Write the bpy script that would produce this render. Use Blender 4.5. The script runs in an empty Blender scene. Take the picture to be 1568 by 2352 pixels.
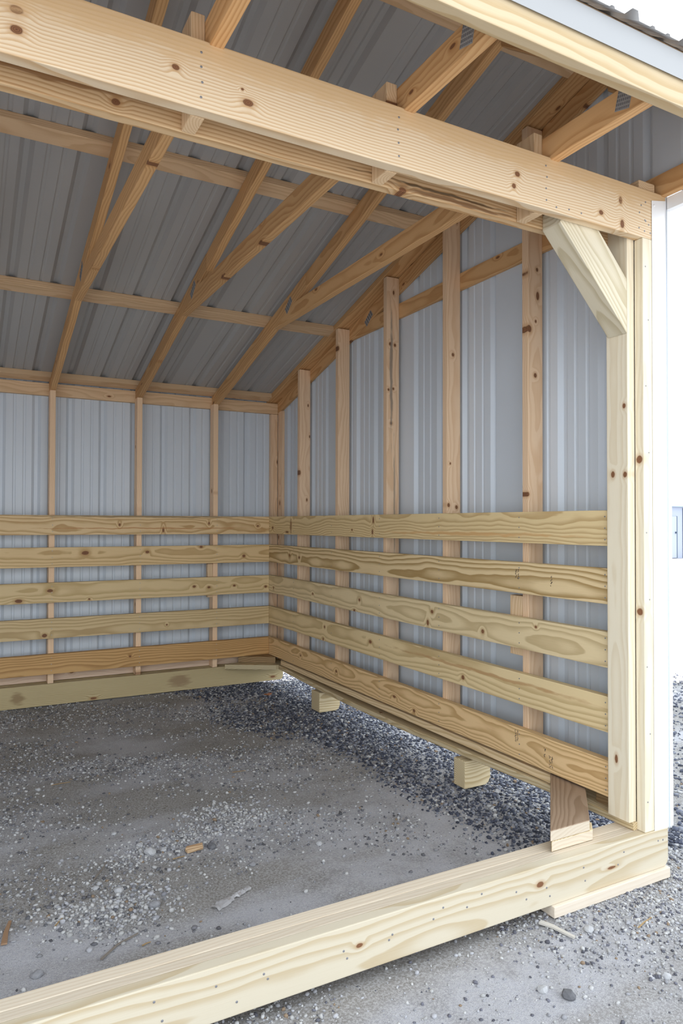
import bpy, bmesh, math, random
import numpy as np
from mathutils import Vector, Matrix
random.seed(7); rng = np.random.default_rng(7)
sc = bpy.context.scene
col = sc.collection
ZO = 1.34                      # measured heights are relative to eye level; the yard lies at about z = 0

# ------------------------------------------------------------------ camera
yaw, pitch, roll = math.radians(28.51), math.radians(0.92), math.radians(0.13)
cy_, sy_, cp_, sp_ = math.cos(yaw), math.sin(yaw), math.cos(pitch), math.sin(pitch)
fw = Vector((sy_*cp_, cy_*cp_, sp_)); rt = Vector((cy_, -sy_, 0)); up = rt.cross(fw)
rt, up = math.cos(roll)*rt + math.sin(roll)*up, -math.sin(roll)*rt + math.cos(roll)*up
cam = bpy.data.cameras.new('camera'); camo = bpy.data.objects.new('camera', cam); col.objects.link(camo)
camo.matrix_world = Matrix(((rt.x, up.x, -fw.x, -2.2252), (rt.y, up.y, -fw.y, -5.3230), (rt.z, up.z, -fw.z, -0.0177+ZO), (0, 0, 0, 1)))
cam.sensor_fit = 'HORIZONTAL'; cam.sensor_width = 24.0; cam.lens = 24.0*1622.3/1568.0
cam.clip_start = 0.05; cam.clip_end = 400
sc.camera = camo

# ------------------------------------------------------------------ sky, sun, exposure
world = bpy.data.worlds.new('sky'); sc.world = world; world.use_nodes = True
wn = world.node_tree.nodes; wl = world.node_tree.links; wn.clear()
wo = wn.new('ShaderNodeOutputWorld'); wb = wn.new('ShaderNodeBackground')
wb.inputs['Color'].default_value = (0.86, 0.93, 1.0, 1); wb.inputs['Strength'].default_value = 1.0
wl.new(wb.outputs[0], wo.inputs[0])
sd = bpy.data.lights.new('sun', 'SUN'); sd.energy = 4.2; sd.angle = math.radians(0.6); sd.color = (1.0, 0.96, 0.90)
so = bpy.data.objects.new('sun', sd); col.objects.link(so); so.location = (-8, 6, 9)
so.rotation_euler = Vector((1.15, -0.40, -1.0)).to_track_quat('-Z', 'Y').to_euler()
vs = sc.view_settings
vs.view_transform = 'Standard'; vs.look = 'None'; vs.gamma = 1.0; vs.use_curve_mapping = False
vs.exposure = 1.47

# ------------------------------------------------------------------ object helpers
def tag(o, label=None, cat=None, group=None, kind=None):
    if label: o['label'] = label
    if cat: o['category'] = cat
    if group: o['group'] = group
    if kind: o['kind'] = kind
    return o
def empty(name, loc, label=None, cat=None, group=None, kind=None):
    o = bpy.data.objects.new(name, None); col.objects.link(o); o.empty_display_size = 0.1
    o.location = (loc[0], loc[1], loc[2]+ZO)
    return tag(o, label, cat, group, kind)
def link(name, me, mat, M=None, parent=None):
    o = bpy.data.objects.new(name, me); col.objects.link(o)
    for m in (mat if isinstance(mat, (list, tuple)) else [mat]):
        if m is not None: me.materials.append(m)
    M = M or Matrix.Identity(4)
    if parent is not None:
        o.parent = parent
        acc = Matrix.Identity(4); p = parent
        while p is not None: acc = p.matrix_basis @ acc; p = p.parent
        M = acc.inverted() @ M
    o.matrix_basis = M
    return o
def frame(origin, ux, uy):
    ux = Vector(ux).normalized(); uy = Vector(uy); uy = (uy - ux*uy.dot(ux)).normalized(); uz = ux.cross(uy)
    o = Vector(origin) + Vector((0, 0, ZO))
    return Matrix(((ux.x, uy.x, uz.x, o.x), (ux.y, uy.y, uz.y, o.y), (ux.z, uy.z, uz.z, o.z), (0, 0, 0, 1)))
def plank_mesh(name, outline, t, bev=0.003, seg=2, nsub=0):
    """Board: outline in local x (length) / y (width), thickness t along local z, eased edges."""
    bm = bmesh.new(); n = len(outline)
    lo = [bm.verts.new((x, y, -t/2)) for x, y in outline]; hi = [bm.verts.new((x, y, t/2)) for x, y in outline]
    bm.faces.new(list(reversed(lo))); bm.faces.new(hi)
    for i in range(n): bm.faces.new((lo[i], lo[(i+1) % n], hi[(i+1) % n], hi[i]))
    bmesh.ops.recalc_face_normals(bm, faces=bm.faces)
    if bev > 0: bmesh.ops.bevel(bm, geom=bm.edges[:], offset=bev, segments=seg, profile=0.6, affect='EDGES', clamp_overlap=True)
    me = bpy.data.meshes.new(name); bm.to_mesh(me); bm.free()
    return me
def plank(name, M, outline, t, mat, parent=None, bev=0.003):
    return link(name, plank_mesh(name, outline, t, bev), mat, M, parent)
def rect(L, w): return [(-L/2, -w/2), (L/2, -w/2), (L/2, w/2), (-L/2, w/2)]
AX = {'x': Vector((1, 0, 0)), 'y': Vector((0, 1, 0)), 'z': Vector((0, 0, 1))}
def box(name, x, y, z, mat, parent=None, grain='x', bev=0.003):
    """Axis-aligned sawn board; grain = long direction, wide face found from the two other sizes."""
    d = {'x': x, 'y': y, 'z': z}; size = {k: v[1]-v[0] for k, v in d.items()}
    oth = [k for k in 'xyz' if k != grain]; w = max(oth, key=lambda k: size[k]); t = [k for k in oth if k != w][0]
    c = [(v[0]+v[1])/2 for v in (x, y, z)]
    return plank(name, frame(c, AX[grain], AX[w]), rect(size[grain], size[w]), size[t], mat, parent, bev)
def yz_plank(name, pts, x0, x1, mat, parent, along):
    """Board whose outline lies in the world YZ plane (rafters, chords); along = direction of its length."""
    c = Vector((0, sum(p[0] for p in pts)/len(pts), sum(p[1] for p in pts)/len(pts))); c.x = (x0+x1)/2
    ux = Vector((0, along[0], along[1])).normalized(); uy = Vector((0, -ux.z, ux.y))
    out = [((Vector((c.x, p[0], p[1]))-c).dot(ux), (Vector((c.x, p[0], p[1]))-c).dot(uy)) for p in pts]
    return plank(name, frame(c, ux, uy), out, x1-x0, mat, parent)
def raw_mesh(name, verts, faces, smooth=False):
    me = bpy.data.meshes.new(name); me.from_pydata([tuple(v) for v in verts], [], faces); me.update()
    if smooth:
        for p in me.polygons: p.use_smooth = True
    return me

# ------------------------------------------------------------------ materials
def nodes_of(name):
    m = bpy.data.materials.new(name); m.use_nodes = True; nt = m.node_tree; nt.nodes.clear()
    out = nt.nodes.new('ShaderNodeOutputMaterial'); b = nt.nodes.new('ShaderNodeBsdfPrincipled')
    nt.links.new(b.outputs[0], out.inputs[0])
    return m, nt, b
class NT:
    """Small wrapper for building node trees."""
    def __init__(s, nt): s.nt = nt
    def n(s, t, **kw):
        x = s.nt.nodes.new(t)
        for k, v in kw.items(): setattr(x, k, v)
        return x
    def put(s, sock, v):
        if isinstance(v, bpy.types.NodeSocket): s.nt.links.new(v, sock)
        else: sock.default_value = v
    def math(s, op, a, b=0.0, c=0.0, clamp=False):
        x = s.n('ShaderNodeMath', operation=op, use_clamp=clamp)
        s.put(x.inputs[0], a); s.put(x.inputs[1], b); s.put(x.inputs[2], c); return x.outputs[0]
    def vec(s, op, a, b=(0, 0, 0)):
        x = s.n('ShaderNodeVectorMath', operation=op); s.put(x.inputs[0], a)
        s.put(x.inputs[1], b); return x.outputs['Value'] if op in ('LENGTH', 'DISTANCE', 'DOT_PRODUCT') else x.outputs[0]
    def mix(s, f, a, b, mode='MIX'):
        x = s.n('ShaderNodeMix', data_type='RGBA', blend_type=mode)
        s.put(x.inputs[0], f); s.put(x.inputs[6], a); s.put(x.inputs[7], b); return x.outputs[2]
    def noise(s, v, scale, detail=2.0, rough=0.5):
        x = s.n('ShaderNodeTexNoise'); s.put(x.inputs['Vector'], v); x.inputs['Scale'].default_value = scale
        x.inputs['Detail'].default_value = detail; x.inputs['Roughness'].default_value = rough; return x.outputs['Fac']
    def smooth(s, v, lo, hi, a=0.0, b=1.0):
        x = s.n('ShaderNodeMapRange', interpolation_type='SMOOTHSTEP'); s.put(x.inputs[0], v)
        x.inputs[1].default_value = lo; x.inputs[2].default_value = hi; x.inputs[3].default_value = a; x.inputs[4].default_value = b
        return x.outputs[0]
def c4(c): return (c[0], c[1], c[2], 1.0)

def build_wood_group():
    g = bpy.data.node_groups.new('sawn_pine', 'ShaderNodeTree'); t = NT(g); I = g.interface
    for nm, ty, dv in (('Vector', 'NodeSocketVector', None), ('Knot', 'NodeSocketFloat', 9.0), ('Seed', 'NodeSocketFloat', 0.0), ('Light', 'NodeSocketColor', c4((.7, .5, .3))),
                       ('Dark', 'NodeSocketColor', c4((.5, .3, .12))), ('Rings', 'NodeSocketFloat', 120.0), ('Contrast', 'NodeSocketFloat', 0.6), ('Pith', 'NodeSocketFloat', 0.1),
                       ('Slope', 'NodeSocketFloat', 0.02), ('Stain', 'NodeSocketFloat', 0.3), ('Shift', 'NodeSocketFloat', 0.0), ('Drift', 'NodeSocketFloat', 0.075)):
        s = I.new_socket(nm, in_out='INPUT', socket_type=ty)
        if dv is not None: s.default_value = dv
    I.new_socket('Color', in_out='OUTPUT', socket_type='NodeSocketColor'); I.new_socket('Height', in_out='OUTPUT', socket_type='NodeSocketFloat')
    gi = g.nodes.new('NodeGroupInput'); go = g.nodes.new('NodeGroupOutput'); i = gi.outputs
    sep = t.n('ShaderNodeSeparateXYZ'); t.put(sep.inputs[0], i['Vector']); x, y, z = sep.outputs
    off = t.n('ShaderNodeCombineXYZ'); t.put(off.inputs[0], t.math('MULTIPLY', i['Seed'], 13.7)); t.put(off.inputs[1], t.math('MULTIPLY', i['Seed'], 7.3)); t.put(off.inputs[2], i['Seed'])
    vo = t.vec('ADD', i['Vector'], off.outputs[0])
    long_ = t.noise(t.vec('MULTIPLY', vo, (1.6, 4.0, 4.0)), 1.0, 2.5)          # slow drift of the rings along the board
    mid_ = t.noise(t.vec('MULTIPLY', vo, (7.0, 22.0, 22.0)), 1.0, 2.0)
    fib = t.noise(t.vec('MULTIPLY', vo, (9.0, 420.0, 420.0)), 1.0, 2.0)
    kinf = t.smooth(i['Knot'], 0.6, 4.0, 1.0, 0.0)
    yy = t.math('ADD', y, t.math('ADD', t.math('MULTIPLY', x, i['Slope']), t.math('MULTIPLY', t.math('SUBTRACT', t.math('FRACT', t.math('MULTIPLY', i['Seed'], 3.37)), 0.5), 0.14)))
    yy = t.math('ADD', yy, i['Shift'])
    zz = t.math('ADD', z, i['Pith'])
    r = t.math('SQRT', t.math('ADD', t.math('MULTIPLY', yy, yy), t.math('MULTIPLY', zz, zz)))
    r = t.math('ADD', r, t.math('MULTIPLY', t.math('SUBTRACT', long_, 0.5), i['Drift']))
    r = t.math('ADD', r, t.math('MULTIPLY', t.math('SUBTRACT', mid_, 0.5), 0.006))
    r = t.math('ADD', r, t.math('MULTIPLY', kinf, 0.013))
    f = t.math('FRACT', t.math('MULTIPLY', r, i['Rings']))
    late = t.math('MULTIPLY', t.smooth(f, 0.25, 0.86), t.smooth(f, 0.9, 1.0, 1.0, 0.0))
    amt = t.math('MULTIPLY', late, i['Contrast'])
    blot = t.noise(t.vec('MULTIPLY', vo, (2.2, 9.0, 9.0)), 1.0, 3.0)
    amt = t.math('ADD', amt, t.math('MULTIPLY', t.math('SUBTRACT', blot, 0.45), i['Stain']), clamp=True)
    amt = t.math('ADD', amt, t.math('MULTIPLY', t.math('SUBTRACT', fib, 0.5), 0.35), clamp=True)
    c = t.mix(amt, i['Light'], i['Dark'])
    halo = t.smooth(i['Knot'], 0.9, 2.1, 0.55, 0.0)
    c = t.mix(halo, c, t.mix(0.5, i['Dark'], c4((0.42, 0.19, 0.06))))
    core = t.smooth(i['Knot'], 0.75, 1.1, 1.0, 0.0)
    kr = t.math('ADD', t.math('MULTIPLY', t.math('SINE', t.math('MULTIPLY', i['Knot'], 22.0)), 0.25), 0.45)
    c = t.mix(core, c, t.mix(kr, c4((0.11, 0.048, 0.024)), c4((0.33, 0.15, 0.07))))
    t.put(go.inputs['Color'], c)
    t.put(go.inputs['Height'], t.math('ADD', t.math('MULTIPLY', late, 0.5), t.math('MULTIPLY', fib, 0.6)))
    return g
WOOD = build_wood_group()
MC = [0]
def wood(name, light, dark, rings=120, contrast=0.6, pith=0.1, slope=0.02, stain=0.3, knots=None, voro=0.35, rough=0.62, seed=None, shift=0.0, drift=0.075, streaks=()):
    """Sawn-pine material. knots: list of (x, y, rx, ry) in the board's own length/width coordinates; voro: share of random knots."""
    MC[0] += 1
    m, nt, b = nodes_of(name); t = NT(nt)
    tc = t.n('ShaderNodeTexCoord'); oi = t.n('ShaderNodeObjectInfo'); v = tc.outputs['Object']
    sd_ = t.math('ADD', t.math('MULTIPLY', oi.outputs['Random'], 9.0), float(seed if seed is not None else MC[0]*1.713 % 11))
    kd = None
    if knots:
        wob = t.noise(t.vec('MULTIPLY', v, (60, 60, 60)), 1.0, 2.0)
        for kn in knots:
            kx, ky, rx, ry = kn[:4]; iz = 1/kn[4] if len(kn) > 4 else 12.0
            d = t.vec('LENGTH', t.vec('MULTIPLY', t.vec('SUBTRACT', v, (kx, ky, 0)), (1.3/rx, 1.3/ry, iz)))
            kd = d if kd is None else t.math('MINIMUM', kd, d)
        kd = t.math('ADD', kd, t.math('MULTIPLY', t.math('SUBTRACT', wob, 0.5), 0.35))
    if voro > 0:
        off = t.n('ShaderNodeCombineXYZ'); t.put(off.inputs[0], t.math('MULTIPLY', sd_, 5.1)); t.put(off.inputs[1], t.math('MULTIPLY', sd_, 3.3))
        vv = t.vec('ADD', t.vec('MULTIPLY', v, (4.2, 9.0, 0.0)), off.outputs[0])
        vo = t.n('ShaderNodeTexVoronoi', voronoi_dimensions='2D', feature='F1'); t.put(vo.inputs['Vector'], vv); vo.inputs['Scale'].default_value = 1.0
        sp = t.n('ShaderNodeSeparateColor'); t.put(sp.inputs[0], vo.outputs['Color'])
        gate = t.math('GREATER_THAN', sp.outputs[0], voro)                     # 1 = no knot here
        size = t.math('ADD', t.math('MULTIPLY', sp.outputs[1], 12.0), 10.0)
        kv = t.math('ADD', t.math('MULTIPLY', vo.outputs['Distance'], size), t.math('MULTIPLY', gate, 9.0))
        kd = kv if kd is None else t.math('MINIMUM', kd, kv)
    g = t.n('ShaderNodeGroup'); g.node_tree = WOOD
    t.put(g.inputs['Vector'], v); t.put(g.inputs['Seed'], sd_)
    if kd is not None: t.put(g.inputs['Knot'], kd)
    for k, val in (('Light', c4(light)), ('Dark', c4(dark)), ('Rings', rings), ('Contrast', contrast), ('Pith', pith), ('Slope', slope), ('Stain', stain), ('Shift', shift), ('Drift', drift)): g.inputs[k].default_value = val
    cc = g.outputs[0]
    for (kx, ky, rx, ry, scol) in streaks:                                     # pitch, bark or blue-stain streaks, plus the header's partly shade-toned band
        wv = t.math('MULTIPLY', t.math('SUBTRACT', t.noise(t.vec('MULTIPLY', v, (5, 0, 0)), 1.0, 3.0), 0.5), 0.03)
        cb = t.n('ShaderNodeCombineXYZ'); t.put(cb.inputs[1], wv)
        d = t.vec('LENGTH', t.vec('MULTIPLY', t.vec('SUBTRACT', t.vec('ADD', v, cb.outputs[0]), (kx, ky, 0)), (1/rx, 1/ry, 0)))
        d = t.math('ADD', d, t.math('MULTIPLY', t.math('SUBTRACT', t.noise(t.vec('MULTIPLY', v, (14, 90, 90)), 1.0, 3.0), 0.5), 1.3))
        cc = t.mix(t.smooth(d, 0.45, 1.15, 0.8, 0.0), cc, c4(scol))
    hv = t.n('ShaderNodeHueSaturation'); t.put(hv.inputs['Color'], cc)
    t.put(hv.inputs['Value'], t.math('ADD', t.math('MULTIPLY', oi.outputs['Random'], 0.16), 0.92))
    t.put(b.inputs['Base Color'], hv.outputs[0]); b.inputs['Roughness'].default_value = rough
    b.inputs['Specular IOR Level'].default_value = 0.25
    bp = t.n('ShaderNodeBump'); bp.inputs['Strength'].default_value = 0.12; bp.inputs['Distance'].default_value = 0.002
    t.put(bp.inputs['Height'], g.outputs[1]); t.put(b.inputs['Normal'], bp.outputs[0])
    return m
def plain(name, colr, rough=0.5, metal=0.0, spec=0.5):
    m, nt, b = nodes_of(name); b.inputs['Base Color'].default_value = c4(colr); b.inputs['Roughness'].default_value = rough
    b.inputs['Metallic'].default_value = metal; b.inputs['Specular IOR Level'].default_value = spec
    return m
def sheet(name, colr, rough=0.42):
    m, nt, b = nodes_of(name); t = NT(nt); tc = t.n('ShaderNodeTexCoord')
    n1 = t.noise(tc.outputs['Object'], 1.7, 3.0)
    t.put(b.inputs['Base Color'], t.mix(n1, c4([c*0.96 for c in colr]), c4([min(1, c*1.03) for c in colr])))
    b.inputs['Roughness'].default_value = rough; b.inputs['Specular IOR Level'].default_value = 0.5
    bp = t.n('ShaderNodeBump'); bp.inputs['Strength'].default_value = 0.03; bp.inputs['Distance'].default_value = 0.002
    t.put(bp.inputs['Height'], t.noise(tc.outputs['Object'], 5.0, 2.0)); t.put(b.inputs['Normal'], bp.outputs[0])
    return m
# wood families
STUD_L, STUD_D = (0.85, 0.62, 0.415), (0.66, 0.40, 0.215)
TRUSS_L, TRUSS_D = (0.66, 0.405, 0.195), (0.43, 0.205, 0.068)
RAIL_L, RAIL_D = (0.60, 0.50, 0.315), (0.37, 0.265, 0.125)
PALE_L, PALE_D = (0.76, 0.68, 0.525), (0.61, 0.49, 0.315)
HEAD_L, HEAD_D = (0.82, 0.665, 0.47), (0.64, 0.42, 0.22)
M_stud = wood('stud_pine', STUD_L, STUD_D, 95, 0.45, 0.14, 0.01, 0.35, voro=0.30)
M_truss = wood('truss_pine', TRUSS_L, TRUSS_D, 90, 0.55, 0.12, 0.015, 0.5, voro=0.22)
M_purlin = wood('purlin_pine', (0.70, 0.50, 0.31), (0.50, 0.30, 0.15), 100, 0.45, 0.12, 0.01, 0.4, voro=0.22)
M_fascia = wood('fascia_pine', (0.555, 0.45, 0.295), (0.42, 0.29, 0.14), 42, 0.7, 0.05, 0.02, 0.35, voro=0.12)
M_header2 = wood('header_pine', (0.72, 0.50, 0.285), (0.46, 0.235, 0.085), 110, 0.6, 0.09, 0.02, 0.5, voro=0.2)
M_plate = wood('plate_pine', RAIL_L, RAIL_D, 110, 0.6, 0.08, 0.02, 0.45, voro=0.2)
M_block = wood('block_pine', (0.78, 0.58, 0.37), (0.58, 0.36, 0.18), 110, 0.5, 0.05, 0.02, 0.3, voro=0.1)
M_skid = wood('skid_pine', (0.70, 0.58, 0.37), (0.42, 0.29, 0.13), 100, 0.7, 0.03, 0.02, 0.3, voro=0.2)
M_brace = wood('brace_pine', (0.72, 0.63, 0.425), (0.44, 0.33, 0.15), 75, 0.55, 0.06, 0.03, 0.3, voro=0.0)
M_bracewet = wood('weathered_pine', (0.36, 0.255, 0.175), (0.215, 0.135, 0.08), 85, 0.6, 0.07, 0.03, 0.4, voro=0.0)
M_wetdark = wood('damp_pine', (0.33, 0.22, 0.11), (0.16, 0.09, 0.04), 85, 0.6, 0.07, 0.03, 0.6, voro=0.0)
M_pad = wood('pad_pine', (0.66, 0.575, 0.47), (0.56, 0.45, 0.335), 60, 0.25, 0.2, 0.0, 0.3, voro=0.0)
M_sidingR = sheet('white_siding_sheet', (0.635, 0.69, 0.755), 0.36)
M_roof = sheet('shade_greyed_roof_sheet', (0.40, 0.40, 0.40))  # underside greyed in its colour to stand in for ceiling shade
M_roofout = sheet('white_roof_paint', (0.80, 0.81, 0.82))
M_eave = sheet('shade_greyed_eave_trim', (0.34, 0.345, 0.35), 0.4)  # white trim greyed in its colour to carry shade at the high overhang
M_trim = sheet('white_trim_sheet', (0.86, 0.87, 0.88), 0.35)
M_steel = plain('galvanised_plate', (0.42, 0.43, 0.44), 0.45, 0.35)
M_nail = plain('nail_steel', (0.26, 0.26, 0.28), 0.45, 0.4)
M_ink = plain('stamp_ink', (0.10, 0.07, 0.05), 0.8)

# ------------------------------------------------------------------ roof geometry (YZ section)
S, Z0 = 0.267, 1.0267                      # back slope: top of rafters z = Z0 - S*y
CO = math.sqrt(1+S*S); SF = 0.784; COF = math.sqrt(1+SF*SF)
def ztop(y): return Z0 - S*y
def zmetal(y): return Z0 + 0.0381*CO - S*y
def zfront(y): return 1.388 + SF*(y+4.0)   # front sheet
YR = (Z0 + 0.0381*CO - 1.388 - 4.0*SF)/(SF+S)   # ridge
XL, XR = -4.75, 0.150                      # inner faces of the end wall sheets

# ------------------------------------------------------------------ ribbed sheets
def rib_profile(width, first=0.0):
    """(u, height) list across a sheet: major rib every 229 mm, two shallow minor ribs between."""
    pts = []
    def add(u, h): pts.append((u, h))
    add(0, 0); k = 0
    P = 0.2286
    c = first
    while c < width+0.2:
        for (cc, half, top, h) in ((c, 0.030, 0.011, 0.019), (c+0.078, 0.011, 0.005, 0.0045), (c+0.143, 0.011, 0.005, 0.0045)):
            for du, hh in ((-half, 0), (-top, h), (top, h), (half, 0)):
                u = cc+du
                if 0.0005 < u < width-0.0005: add(u, hh)
        c += P
    pts.sort(key=lambda q: q[0])
    add(width, pts[-1][1] if pts[-1][0] > width-0.001 else 0)
    return pts
def sheet_mesh(name, width, lo, hi, place, first=0.03, nl=1, thick=0.0008, outer=False):
    """lo(u)/hi(u): extents along the rib; place(u, s, h) -> world point."""
    pr = rib_profile(width, first); V = []; F = []
    for side in (0, 1):
        for (u, h) in pr:
            a, b = lo(u), hi(u)
            for k in range(nl+1): V.append(place(u, a+(b-a)*k/nl, h + side*thick))
    n = len(pr); m = nl+1
    for side in (0, 1):
        o = side*n*m
        for i in range(n-1):
            for k in range(nl):
                q = (o+i*m+k, o+(i+1)*m+k, o+(i+1)*m+k+1, o+i*m+k+1); F.append(q if side else q[::-1])
    o = n*m
    for i in range(n-1):
        F.append((i*m, (i+1)*m, o+(i+1)*m, o+i*m)); F.append((i*m+nl, o+i*m+nl, o+(i+1)*m+nl, (i+1)*m+nl))
    me = raw_mesh(name, [(v[0], v[1], v[2]+ZO) for v in V], F)
    me.polygons.foreach_set('material_index', [1 if (outer and i >= (n-1)*nl) else 0 for i in range(len(F))]) if outer else None
    return me

# ------------------------------------------------------------------ the setting: walls and roof
wall_right = empty('wall_right', (XR, -1.7, -1.165), 'gable wall of white ribbed steel sheets on upright pine studs', 'wall', kind='structure')
wall_back = empty('wall_back', (-2.2, 0.165, -1.15), 'low back wall of white ribbed steel sheets between thin pine studs', 'wall', kind='structure')
wall_left = empty('wall_left', (XL, -1.7, -1.165), 'far gable wall of white ribbed steel sheets at the left', 'wall', kind='structure')
ceiling = empty('ceiling', (-2.3, -1.5, 1.0), 'underside of ribbed steel roof carried on flat pine purlins', 'roof', kind='structure')
W = 0.9144
def gable(wall, X, out):
    y = 0.165
    while y > -3.98:
        w = min(W, y+3.965); y0 = y
        def hi(u, y0=y0):
            yy = y0-u; return (zmetal(yy) if yy > YR else zfront(yy)) - 0.006
        def lo(u, y0=y0): return -1.166 if (y0-u) > -3.556 else 1.20
        if w < 0.05: break
        # split the sheet at the front corner: below the eave it stops at the post
        if y0-w < -3.556 < y0:
            wa = y0+3.5555
            me = sheet_mesh('siding_panel', wa, lambda u: -1.166, hi, lambda u, s, h, y0=y0: (X+out*h, y0-u, s), first=0.215)
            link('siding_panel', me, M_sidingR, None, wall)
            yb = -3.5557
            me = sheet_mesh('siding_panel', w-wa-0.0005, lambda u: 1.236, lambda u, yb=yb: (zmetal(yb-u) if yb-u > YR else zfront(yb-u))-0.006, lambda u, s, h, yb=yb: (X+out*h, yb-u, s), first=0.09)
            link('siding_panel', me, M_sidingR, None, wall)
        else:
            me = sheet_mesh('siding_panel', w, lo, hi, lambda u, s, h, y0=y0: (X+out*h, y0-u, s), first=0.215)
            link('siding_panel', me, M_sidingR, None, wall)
        y -= W
gable(wall_right, XR, 1); gable(wall_left, XL, -1)
x = XR-0.001
while x > XL+0.05:
    w = min(W, x-XL)
    me = sheet_mesh('siding_panel', w, lambda u: -1.16, lambda u: 1.0195, lambda u, s, h, x0=x: (x0-u, 0.1655+h, s), first=0.055)
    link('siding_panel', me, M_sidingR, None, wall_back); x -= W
x = XR+0.05
while x > XL-0.05:
    w = min(W, x-(XL-0.05))
    me = sheet_mesh('roof_panel', w, lambda u: YR, lambda u: 0.25, lambda u, s, h, x0=x: (x0-u, s+h*S/CO, zmetal(s)+h/CO), first=0.12, outer=True)
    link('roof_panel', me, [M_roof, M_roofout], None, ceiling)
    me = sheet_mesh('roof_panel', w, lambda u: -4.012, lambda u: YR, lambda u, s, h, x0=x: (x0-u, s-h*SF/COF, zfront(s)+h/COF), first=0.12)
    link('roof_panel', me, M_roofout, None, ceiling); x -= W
zr = zmetal(YR)
V = [(xx, YR+dy, zr+dz+ZO) for xx in (XL-0.05, XR+0.05) for dy, dz in ((-0.14, -0.14*SF+0.024), (0, 0.03), (0.16, -0.16*S+0.024))]
me = raw_mesh('ridge_cap', V, [(0, 3, 4, 1), (1, 4, 5, 2)]); o = link('ridge_cap', me, M_trim, None, ceiling)
md = o.modifiers.new('thickness', 'SOLIDIFY'); md.thickness = 0.001
# purlins on the back slope (flat 2x4), split for nothing: each runs the whole length
def roof_board(name, ya, yb, x0, x1, mat, parent, t=0.0381):
    """Flat board lying on the back-slope rafters between ya (low) and yb (high)."""
    L = (ya-yb)*CO; c = Vector(((x0+x1)/2, (ya+yb)/2, (ztop(ya)+ztop(yb))/2)); n = Vector((0, S, 1)).normalized()
    c = c + n*(t/2+0.0004); d = Vector((0, -1, S)).normalized()
    if x1-x0 > L: return plank(name, frame(c, (1, 0, 0), d), rect(x1-x0, L), t-0.0008, mat, parent)
    return plank(name, frame(c, d, (-1, 0, 0)), rect(L, x1-x0), t-0.0008, mat, parent)
PUR = ((0.128, 0.042), (-0.962, -1.048), (-2.112, -2.198), (-3.168, -3.254))
for ya, yb in PUR: roof_board('purlin', ya, yb, XL+0.002, 0.036, M_purlin, ceiling)
for (ya, yb) in ((0.160, -0.958), (-0.9585, -2.108), (-2.1085, -3.225)):
    roof_board('gable_nailer', ya, yb, 0.0365, XR-0.002, M_truss, ceiling)
nF = Vector((0, -SF, 1)).normalized(); dF = Vector((0, 1, SF)).normalized()
def front_board(name, ym, mat):
    c = Vector(((XL+XR)/2, ym, zfront(ym))) - nF*(0.0195)
    return plank(name, frame(c, (1, 0, 0), dF), rect(XR-XL-0.006, 0.0889), 0.037, mat, ceiling)
front_board('purlin', -3.365, M_purlin); front_board('purlin', -3.885, M_purlin)

# studs
RY = (-0.454, -1.067, -1.685, -2.281, -2.885)
def stud_mat(name, length_mid, pts, blue=False):
    ks = [(z-length_mid, (xx-0.0825), r*1.25, r) for xx, z, r in pts]
    return wood(name, STUD_L, STUD_D, 85, 0.45, 0.12, 0.012, 0.35, ks, 0.12, streaks=[(.72, -.012, .45, .012, (.26, .215, .18)), (-.1, .01, .4, .008, (.36, .28, .21))] if blue else ())
KN = {4: [(.028, 1.123, .016), (.094, 1.145, .010), (.046, .868, .019), (.085, .907, .008), (.036, .116, .012), (.082, .659, .012)],
      3: [(.078, .879, .011), (.049, .08, .012), (.101, .069, .012), (.06, .3, .007)],
      2: [(.063, 1.068, .012), (.097, 1.064, .011), (.051, .79, .009), (.085, .798, .009), (.07, .588, .010)]}
for i, yl in enumerate(RY):
    zt = ztop(yl) - 0.001; zb = -1.094; m = (zt+zb)/2
    mat = stud_mat('stud_pine_knotty', m, KN[i], i == 2) if i in KN else M_stud
    # frame: length up, width towards +x so that knots can be placed by world x / z
    c = (0.0825, yl-0.019, m)
    plank('stud', frame(c, (0, 0, 1), (1, 0, 0)), rect(zt-zb, 0.0889), 0.0381, mat, wall_right)
plank('stud', frame((0.0825, -3.385-0.019, 0.0), (0, 0, 1), (1, 0, 0)), rect(2.10, 0.0889), 0.0381, M_stud, wall_right)
box('scab_block', (0.040, 0.080), (-2.883, -2.800), (-0.62, -0.348), M_block, wall_right, 'z')
box('corner_stud', (0.1275, 0.1495), (0.0385, 0.126), (-1.15, 0.915), M_stud, wall_right, 'z')
BX = (-0.461, -1.054, -1.657)
TX = [-0.446, -1.048, -1.657, -2.264, -2.870, -3.478, -4.085]       # left faces of the trusses
for i, bx in enumerate([-0.4600, -1.0520, -1.6590]+TX[3:]):
    box('stud', (bx, bx+0.0381), (0.038, 0.127), (-1.149, ztop(0.038)-0.0945), M_stud, wall_back, 'z')
box('scab_block', (-0.503, -0.4605), (0.040, 0.078), (-0.60, -0.337), M_block, wall_back, 'z')
box('corner_nailer', (0.064, 0.126), (0.1275, 0.1645), (-1.15, 0.893), M_stud, wall_back, 'z')
box('top_nailer', (XL+0.01, 0.1262), (0.1275, 0.1645), (0.895, 0.984), M_purlin, wall_back, 'x')
box('bottom_nailer', (XL+0.01, 0.063), (0.1275, 0.1645), (-1.149, -1.075), wood('bottom_nailer_pine', (0.76, 0.58, 0.44), (0.60, 0.40, 0.26), 100, .4, voro=.15), wall_back, 'x')
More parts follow.
